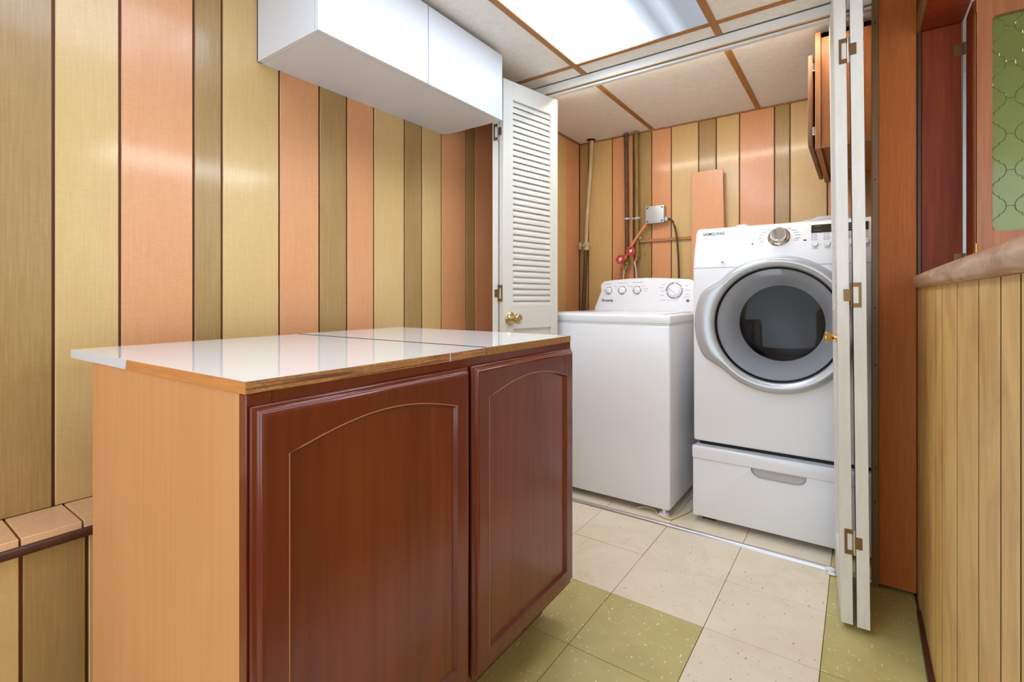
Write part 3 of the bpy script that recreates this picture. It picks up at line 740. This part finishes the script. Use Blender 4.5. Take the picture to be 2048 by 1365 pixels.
for k in range(5):
    x = -.145 + k * .0415
    q = FM @ Matrix.Translation((x, 0, fz(1.232))) @ Matrix.Rotation(PI / 2, 4, 'X')
    bt = obj('option_button', B().lathe([(0, 0), (.0112, 0), (.0112, .002), (.0095, .0042), (0, .0042)], (0, 0, 0), 24, axis='z', M=q), M_plastic, dy, True)
    obj('button_ring', B().lathe([(.0112, 0), (.0122, 0), (.0122, .0012), (.0112, .0012)], (0, 0, 0), 24, axis='z', M=q, close=True), M_printlite, bt)
pr = B(); pd = B()
for k in range(5):
    x = -.145 + k * .0415
    for j in range(4):
        z = fz(1.274 - j * .0075)
        pd.box(x - .0125, x - .0095, -.0008, .0004, z - .0013, z + .0013, 0, 1, FM)
        pr.box(x - .007, x + .006 + .003 * ((j + k) % 2), -.0008, .0004, z - .0009, z + .0009, 0, 1, FM)
    pr.box(x - .010, x + .010, -.0008, .0004, fz(1.2155), fz(1.2175), 0, 1, FM)
    pr.box(x + .0185, x + .0215, -.0008, .0004, fz(1.231), fz(1.2335), 0, 1, FM)
for k, a in enumerate((200, 180, 163, 146, 128, 90, 54, 38, 22, 6, -12, -24)):
    r = .060; cx = -.2765 + r * math.cos(math.radians(a)) * (1.15 if abs(math.cos(math.radians(a))) > .7 else 1); cz = fz(1.272) + r * .78 * math.sin(math.radians(a))
    pr.box(cx - .010, cx + .010, -.0008, .0004, cz - .0010, cz + .0010, 0, 1, FM)
pd.box(-.379, -.374, -.0008, .0004, fz(1.245), fz(1.251), 0, 1, FM).box(-.186, -.176, -.0008, .0004, fz(1.249), fz(1.254), 0, 1, FM)
obj('panel_print', pr, M_printlite, dy); obj('panel_dots', pd, M_printdark, dy)
text('brand_text', 'SAMSUNG', .0205, FM @ Matrix.Translation((-.588, -.0006, fz(1.2995))) @ Matrix.Rotation(PI / 2, 4, 'X'), M_printdark, dy, offset=.0003, width=1.0)
obj('badge', B().box(-.497, -.489, 2.3025, 2.308, 1.171, 1.175), M_print, dy)

# crinkled clear plastic lying on the dryer
def crumple(name, x0, x1, y0, y1, z, amp, label, n=16, peak=None):
    t = bmesh.new(); g_ = []
    for i in range(n + 1):
        row = []
        for j in range(n + 1):
            u, v = i / n, j / n
            e = math.sin(PI * u) * math.sin(PI * v)
            h = amp * e * (0.5 + random.random()) + 0.002 * random.random() + (peak * e * u if peak else 0)
            row.append(t.verts.new((x0 + (x1 - x0) * u + random.uniform(-.006, .006), y0 + (y1 - y0) * v + random.uniform(-.006, .006), z + h)))
        g_.append(row)
    for i in range(n):
        for j in range(n): t.faces.new((g_[i][j], g_[i + 1][j], g_[i + 1][j + 1], g_[i][j + 1]))
    r = bmesh.ops.extrude_face_region(t, geom=t.faces[:])
    for v in r['geom']:
        if isinstance(v, bmesh.types.BMVert): v.co.z += .0012
    bmesh.ops.recalc_face_normals(t, faces=t.faces)
    q = B(); q._merge(t); o = obj(name, q, M_bag); o['label'] = label; o['category'] = 'plastic bag'
    return o
crumple('plastic_bag', -.34, .03, 2.47, 2.80, 1.3385, .014, 'crinkled clear plastic sheet lying on top of the dryer', peak=.045)
crumple('plastic_scrap', -.475, -.40, 2.42, 2.50, 1.3385, .012, 'small scrap of clear plastic on the dryer top left of the larger sheet', n=8)

# ---------------------------------------------------------------- things on the closet's back wall
YP = 3.085
def tag(o, label, cat, group=None):
    o['label'] = label; o['category'] = cat
    if group: o['group'] = group
    return o
pp = thing('water_pipe', 'slanting cream painted pipe with pale valve, brown below, in the closet corner', 'pipe', (-1.55, YP, .2))
obj('upper_pipe', B().tube([(-1.5081, YP, 2.099), (-1.514, YP, 1.95), (-1.545, YP, 1.55), (-1.5502, YP, 1.40)], .0125, 14), M_pipecream, pp, True)
obj('lower_pipe', B().tube([(-1.5502, YP, 1.36), (-1.5734, YP, .94), (-1.590, YP, .60), (-1.597, YP, .3), (-1.6, YP, .0)], .0135, 14), M_piperust, pp, True)
v_ = obj('valve', B().cyl((-1.5502, YP, 1.345), (-1.5502, YP, 1.405), .0185, n=12).sphere((-1.5502, YP, 1.378), .021, n=14).cyl((-1.585, YP - .004, 1.380), (-1.52, YP - .004, 1.376), .008, n=10).cyl((-1.5502, YP - .002, 1.378), (-1.5502, YP - .034, 1.378), .0085, n=10), M_pipecream, pp, True)
obj('valve_handle', B().box(-1.603, -1.588, YP - .010, YP + .002, 1.352, 1.404, .003, 2).cyl((-1.592, YP - .004, 1.378), (-1.57, YP - .004, 1.378), .005, n=8), M_pipecream, v_, True)
obj('ceiling_hole', B().cyl((-1.508, 3.075, H + .0035), (-1.508, 3.075, H + .0045), .034, n=7), M_dark, ce)

def supply(x, zv, zc, mat_, label, hose):
    p = thing('supply_pipe', label, 'pipe', (x, YP, 1.2))
    obj('pipe', B().tube([(x - .003, YP, 2.099), (x + .002, YP, 1.6), (x + .003, YP, zv)], .0135, 14), mat_, p, True)
    obj('collar', B().cyl((x - .003, YP, 2.084), (x - .003, YP, 2.096), .018, n=14), mat_, p, True)
    cl = B().cyl((x + .001, YP, zc - .006), (x + .001, YP, zc + .006), .0165, n=16)
    for s in (-1, 1): cl.box(x + s * .016, x + s * .027, YP - .012, YP - .004, zc - .006, zc + .006, .001, 1).cyl((x + s * .022, YP - .018, zc), (x + s * .022, YP - .010, zc), .004, n=8)
    obj('clamp', cl, M_greypaint, p, True)
    vb = B().cyl((x + .003, YP, zv - .03), (x + .003, YP, zv + .012), .017, n=14).sphere((x + .004, YP - .006, zv - .03), .020, n=12)
    vb.cyl((x + .003, YP - .004, zv - .028), (x - .016, YP - .052, zv - .006), .0085, n=10)
    vb.cyl((x + .004, YP - .006, zv - .045), (x - .004, YP - .022, zv - .075), .012, n=12)
    vv = obj('valve_body', vb, M_pipegreen, p, True)
    hc = Vector((x - .018, YP - .058, zv - .004)); ax = Vector((.12, -.98, .10)).normalized()
    Q = Matrix.Translation(hc) @ ax.to_track_quat('Z', 'Y').to_matrix().to_4x4()
    hw = B()
    hw.lathe([(.019, -.005), (.0285, -.005), (.0305, 0), (.0285, .005), (.019, .005)], (0, 0, 0), 48, rf=lambda th, r: r * (1 + .09 * math.cos(6 * th)) if r > .02 else r, axis='z', M=Q, close=True)
    for k in range(4): hw.box(.006, .021, -.0035, .0035, -.003, .003, .001, 1, Q @ Matrix.Rotation(PI / 2 * k + .3, 4, 'Z'))
    wheel = obj('valve_wheel', hw, M_red, vv, True)
    obj('valve_hub', B().lathe([(0, -.004), (.011, -.004), (.011, .006), (.006, .008), (0, .008)], (0, 0, 0), 20, axis='z', M=Q), M_greypaint, vv, True)
    obj('hose', B().tube(hose, .0075, 12), M_hose, p, True)
supply(-1.256, 1.268, 1.536, M_piperust, 'rusty brown supply pipe with red valve wheel, left of the green-brown one', [(-1.262, YP - .024, 1.20), (-1.268, YP - .03, 1.13), (-1.276, YP - .03, 1.0), (-1.29, YP - .02, .7)])
supply(-1.186, 1.320, 1.533, M_pipegreen, 'tarnished green-brown supply pipe with red valve wheel, nearest the grey junction box', [(-1.192, YP - .024, 1.25), (-1.178, YP - .03, 1.19), (-1.172, YP - .03, 1.10), (-1.17, YP - .02, .8)])

tag(obj('riser_wire', B().tube([(-1.2215, 3.116, 2.098), (-1.2215, 3.116, 1.40), (-1.2215, 3.116, 1.32)], .0045, 8), M_piperust, None, True), 'thin dark riser wire running down the wall between the two supply pipes', 'wire')

jb = thing('junction_box', 'square grey metal junction box screwed to the closet back wall above the washing machine', 'junction box', (-1.066, 3.09, 1.49))
obj('box', B().box(-1.117, -1.005, 3.075, YB, 1.494, 1.597, .002, 2), M_boxside, jb, True)
obj('cover', B().box(-1.121, -1.003, 3.070, 3.075, 1.490, 1.600, .002, 2), M_greypaint, jb, True)
for x in (-1.108, -1.016):
    for z in (1.502, 1.588): obj('slot', B().box(-.008, .008, -.0008, .0, -.0028, .0028, 0, 1, Matrix.Translation((x, 3.0698, z)) @ Matrix.Rotation(math.radians(-45 if (x < -1.06) == (z > 1.54) else 40), 4, 'Y')), M_dark, jb)
obj('cable_clamp', B().cyl((-1.005, 3.095, 1.512), (-.982, 3.095, 1.512), .011, n=14).box(-.999, -.985, 3.078, 3.112, 1.500, 1.526, .002, 1), M_greypaint, jb, True)
cord_pts = [(-.985, 3.095, 1.512), (-.970, 3.09, 1.510), (-.952, 3.085, 1.492), (-.938, 3.08, 1.460), (-.928, 3.08, 1.41), (-.921, 3.08, 1.35), (-.915, 3.08, 1.26), (-.912, 3.08, 1.16), (-.912, 3.08, .95), (-.92, 3.06, .7)]
tag(obj('power_cord', B().tube(cord_pts, .0062, 10), M_cord, None, True), 'dark cord curving down from the junction box behind the washing machine', 'cord')
tag(obj('flex_conduit', B().tube([(-1.117, 3.092, 1.494), (-1.14, 3.07, 1.46), (-1.18, 3.05, 1.395), (-1.215, 3.045, 1.335), (-1.25, 3.045, 1.27), (-1.285, 3.05, 1.20), (-1.31, 3.055, 1.14), (-1.33, 3.06, 1.0), (-1.335, 3.06, .8)], .0082, 10), M_copper, None, True), 'salmon painted tube slanting from the junction box past the red valve wheels', 'tube')
rc = thing('raceway', 'tan horizontal cable raceway on the closet back wall behind the dryer', 'raceway', (-1.0, YB, 1.38))
obj('channel', B().box(-1.19, -.60, 3.108, YB, 1.3765, 1.3945, .001, 1), M_raceway, rc)
obj('end_elbow', B().box(-1.193, -1.165, 3.102, YB, 1.392, 1.412, .002, 1).sphere((-1.170, 3.098, 1.404), .012, n=10), M_greypaint, rc, True)
tag(obj('loose_board', B().prism([(-.836, 1.0), (-.638, 1.0), (-.6555, 1.7775), (-.8325, 1.7765)], 'y', 3.075, 3.082, .001, 1), M_pink), 'loose salmon panelling board leaning on the closet back wall behind the dryer', 'board')
# pencilled marks on the olive board
mk_ = B()
for a, b2 in (((-1.160, 1.372), (-1.160, 1.345)), ((-1.150, 1.372), (-1.150, 1.345)), ((-1.156, 1.325), (-1.146, 1.318)), ((-1.163, 1.318), (-1.158, 1.310)), ((-1.158, 1.302), (-1.136, 1.306)), ((-1.147, 1.312), (-1.146, 1.292)), ((-1.158, 1.290), (-1.140, 1.302))):
    mk_.tube([(a[0], YB - .0002, a[1]), (b2[0], YB - .0002, b2[1])], .0007, 5)
obj('pencil_marks', mk_, M_piperust, wb)

# old wooden cabinet on the closet's right wall
oc = thing('wooden_wall_cabinet', 'old orange-brown wooden wall cabinet high on the right side of the laundry closet', 'cabinet', (0, 2.68, 1.618))
CX0, CY0, CY1, CZ0, CZ1 = -.145, 2.325, 3.045, 1.618, 2.083
obj('carcass', B().box(CX0 + .020, .156, CY0 + .010, CY0 + .022, CZ0, CZ1).box(CX0 + .020, .156, CY1 - .018, CY1, CZ0, CZ1).box(CX0 + .02, .156, CY0 + .01, CY1, CZ1 - .018, CZ1).box(CX0 + .02, .156, CY0 + .022, CY1 - .018, CZ0 + .03, CZ0 + .042), M_oldwood, oc)
obj('face_frame', B().box(CX0, CX0 + .020, CY0, CY0 + .045, CZ0 - .002, CZ1 + .004, .0015, 1).box(CX0, CX0 + .02, CY1 - .045, CY1, CZ0, CZ1).box(CX0, CX0 + .02, CY0 + .045, CY1 - .045, CZ1 - .05, CZ1).box(CX0, CX0 + .02, CY0 + .045, CY1 - .045, CZ0, CZ0 + .04), M_oldend, oc)
obj('bottom_rail', B().box(CX0 + .020, .156, CY0 + .004, CY0 + .016, CZ0, CZ0 + .016).box(.134, .156, CY0 + .004, CY1, CZ0, CZ0 + .016), M_oldend, oc)
for k, (ya, yb_) in enumerate(((CY0 + .014, 2.675), (2.682, CY1 - .014))):
    dd_ = obj('door', B().box(CX0 - .026, CX0 - .008, ya, yb_, CZ0 + .016, CZ1 - .075, .004, 2), M_olddark, oc, True)
    obj('door_field', B().box(CX0 - .030, CX0 - .026, ya + .05, yb_ - .05, CZ0 + .07, CZ1 - .13, .002, 1), M_oldend, dd_)
    if k == 0:
        for z in (CZ0 + .075, CZ1 - .13): obj('hinge', B().box(CX0 - .010, CX0 + .001, ya - .006, ya + .012, z - .017, z + .017, .001, 1).cyl((CX0 - .006, ya - .006, z - .014), (CX0 - .006, ya - .006, z + .014), .0035, n=8), M_chrome, dd_)

# cords and bits on the floor
tag(obj('cream_cord', B().tube([(-.865, 2.262, .006), (-.853, 2.280, .008), (-.840, 2.292, .008), (-.815, 2.30, .006), (-.785, 2.288, .005), (-.765, 2.255, .005), (-.722, 2.238, .006), (-.700, 2.240, .006), (-.688, 2.270, .006), (-.672, 2.320, .005), (-.655, 2.37, .005), (-.650, 2.41, .006), (-.662, 2.45, .004)], .0042, 8), M_rope, None, True), 'cream cord trailing round the front foot of the washing machine', 'cord')
tp = tag(obj('tape_blob', B().sphere((-.087, 2.158, .010), .012, (1.5, 1, .8), 10).sphere((-.080, 2.140, .005), .010, (1.6, 1.3, .5), 8), M_header, None, True), 'crumpled scrap of white tape stuck on the sill track', 'tape')

# ---------------------------------------------------------------- the bar
bar = thing('bar_counter', 'yellow-brown board fronted bar counter with worn rounded wooden top at the right', 'bar counter', (.2, .9, 0))
def bxp(y): return .1605 + (2.15 - y) * .004
js = [2.135, 2.027, 1.9105, 1.6725, 1.5577, 1.3427, 1.1281, .9744, .8703, .75, .60, .44, .30, .16, 0.0, -.2, -.4]
for k in range(len(js) - 1):
    a, b_ = js[k + 1] + .0038, js[k] - .0038
    bb = B().prism([(bxp(a), a), (bxp(b_), b_), (bxp(b_) + .009, b_), (bxp(a) + .009, a)], 'z', .0, 1.047)
    obj('board', bb, M_barwood, bar)
obj('bar_frame', B().prism([(bxp(-.4) + .0003, -.4), (bxp(2.13) + .0003, 2.13), (.24, 2.13), (.24, -.4)], 'z', 0, 1.046), M_bargap, bar)
top = [(.74, -.45), (.74, 2.136), (.20, 2.136)] + [(.1465 + .0535 - .0535 * math.sin(math.radians(a)), 2.0825 + .0535 * math.cos(math.radians(a))) for a in (15, 35, 55, 75, 90)] + [(.1470, 1.4), (.150, .8), (.153, .3), (.156, -.45)]
# rounded nosing: stack of insets
t = bmesh.new(); ZT = [(1.0475, .010), (1.0500, .0035), (1.056, .0), (1.070, -.003), (1.082, -.001), (1.090, .007), (1.0935, .020)]
rings = []
for z, ins in ZT:
    ring = []
    for k, (x, y) in enumerate(top):
        if k == 0 or k == 1: ring.append(t.verts.new((x, y, z)))
        elif k == 2: ring.append(t.verts.new((x, y, z)))
        elif k <= 7:
            cx, cy = .20, 2.0825; dx_, dy_ = x - cx, y - cy; L = math.hypot(dx_, dy_) or 1
            ring.append(t.verts.new((x - dx_ / L * ins, y - dy_ / L * ins, z)))
        else: ring.append(t.verts.new((x + ins, y, z)))
    rings.append(ring)
n = len(top)
for r0, r1 in zip(rings, rings[1:]):
    for k in range(n): t.faces.new((r0[k], r0[(k + 1) % n], r1[(k + 1) % n], r1[k]))
t.faces.new(rings[0]); t.faces.new(rings[-1]); bmesh.ops.recalc_face_normals(t, faces=t.faces)
q = B(); q._merge(t)
M_bartop = wood('worn_bar_top', (198, 152, 114), (162, 116, 82), grain=(60, 14, 60), rough=0.36, bstr=0.1, blotch=0.95, tint=(236, 212, 176), coat=0.15, freq2=(9, 3.2, 14))
obj('bar_top', q, M_bartop, bar, True, ang=50)
bs = [(.1545, .6), (.1535, 1.0), (.1515, 1.5), (.1515, 1.95)]
obj('base_moulding', B().prism([(.138, -.4), (.143, 1.2), (.1475, 1.80), (.1500, 2.03), (.1615, 2.03), (.1640, -.4)], 'z', .0, .020, .003, 2), M_darktrim, bar)

# green glass shutter
sh = thing('glass_shutter', 'wooden shutter with green patterned glass standing on the bar top', 'shutter', (.36, 2.0, 1.1))
sx, sy0, sy1 = .2855, 1.985, 2.007
gx0, gx1, gz0, gz1 = .3190, .60, 1.2105, 1.842
w0, w1, zz0, zz1 = .2855, .655, 1.125, 1.908
fr = B()
def rrect(x0, x1, z0, z1, r, n=5):
    return arc(x1 - r, z1 - r, r, 0, 90, n) + arc(x0 + r, z1 - r, r, 90, 180, n) + arc(x0 + r, z0 + r, r, 180, 270, n) + arc(x1 - r, z0 + r, r, 270, 360, n)
t = bmesh.new(); inn = rrect(gx0, gx1, gz0, gz1, .012); 
outp = []
for k, (x, z) in enumerate(inn):
    cxx, czz = (gx0 + gx1) / 2, (gz0 + gz1) / 2
    q_ = k // 6
    outp.append([(w1, zz1), (w0, zz1), (w0, zz0), (w1, zz0)][q_])
N_ = len(inn)
for (ya, yb_) in ((sy0, sy1),):
    vi0 = [t.verts.new((x, ya, z)) for x, z in inn]; vi1 = [t.verts.new((x, yb_, z)) for x, z in inn]
    oc4 = [(w1, zz1), (w0, zz1), (w0, zz0), (w1, zz0)]
    vo0 = [t.verts.new((x, ya, z)) for x, z in oc4]; vo1 = [t.verts.new((x, yb_, z)) for x, z in oc4]
    for vi, vo in ((vi0, vo0), (vi1, vo1)):
        for q_ in range(4):
            seg = vi[q_ * 6:(q_ + 1) * 6]
            for k in range(5): t.faces.new((vo[q_], seg[k], seg[k + 1]))
            t.faces.new((vo[q_], seg[5], vi[((q_ + 1) * 6) % N_], vo[(q_ + 1) % 4]))
    for k in range(N_): t.faces.new((vi0[k], vi0[(k + 1) % N_], vi1[(k + 1) % N_], vi1[k]))
    for k in range(4): t.faces.new((vo0[k], vo0[(k + 1) % 4], vo1[(k + 1) % 4], vo1[k]))
bmesh.ops.recalc_face_normals(t, faces=t.faces)
fr._merge(t)
obj('frame', fr, M_shutter, sh)
obj('hinge_stile', B().box(.2815, .2845, 1.990, 2.02, zz0, zz1, .0008, 1), M_shutter, sh)
for z in (1.885, 1.155): obj('hinge_barrel', B().cyl((.2845, 1.984, z - .022), (.2845, 1.984, z + .022), .0032, n=10), M_brass, sh, True)
obj('fixed_stile', B().box(.2815, .291, 2.022, 2.132, zz0, zz1 + .008, .001, 1), M_redpost, sh)
# pane with raised quatrefoil tracery
pane = obj('glass_pane', B().box(gx0 - .006, gx1 + .006, 1.996, 1.9995, gz0 - .006, gz1 + .006), M_glassgreen, sh)
rg = B(); PX, PZ = .0965, .1045
GX, GZ = .359, 1.754
def clip_tube(P_):
    run = []
    for (x, z) in P_ + [(9, 9)]:
        if gx0 < x < gx1 and gz0 < z < gz1: run.append((x, 1.9955, z))
        else:
            if len(run) > 1: rg.tube(run, .0012, 5)
            run = []
for i in range(-1, 4):
    for j in range(-7, 3):
        for ox, oz in ((0, 0), (PX / 2, PZ / 2)):
            cx, cz = GX + i * PX + ox, GZ + j * PZ + oz
            for s_ in (-1, 1):
                lobe = [(cx + s_ * (.0241 + .0150 * math.cos(math.radians(a))), cz + .0223 * math.sin(math.radians(a))) for a in range(-90, 91, 15)]
                clip_tube([(cx + s_ * .0241, cz - .030)] + lobe + [(cx + s_ * .0241, cz + .030)])
                clip_tube([(cx + s_ * .0385, cz), (cx + s_ * .0485, cz)])
obj('tracery', rg, M_glassgreen, pane, True)
# butt hinges on the red post
ph = B()
for z in (1.820, 1.140): ph.box(.252, .272, 2.1365, 2.1385, z - .019, z + .019, .0004, 1).box(.2725, .2805, 2.128, 2.1385, z - .019, z + .019, .0005, 1)
obj('butt_hinge', ph, M_bronze, ws)

for o in bpy.data.objects:
    if o.name.split('.')[0] in ('panel_print', 'panel_dots', 'indicator_dashes', 'display_digits', 'dial_marks', 'screw', 'pencil_marks'): o['kind'] = 'stuff'
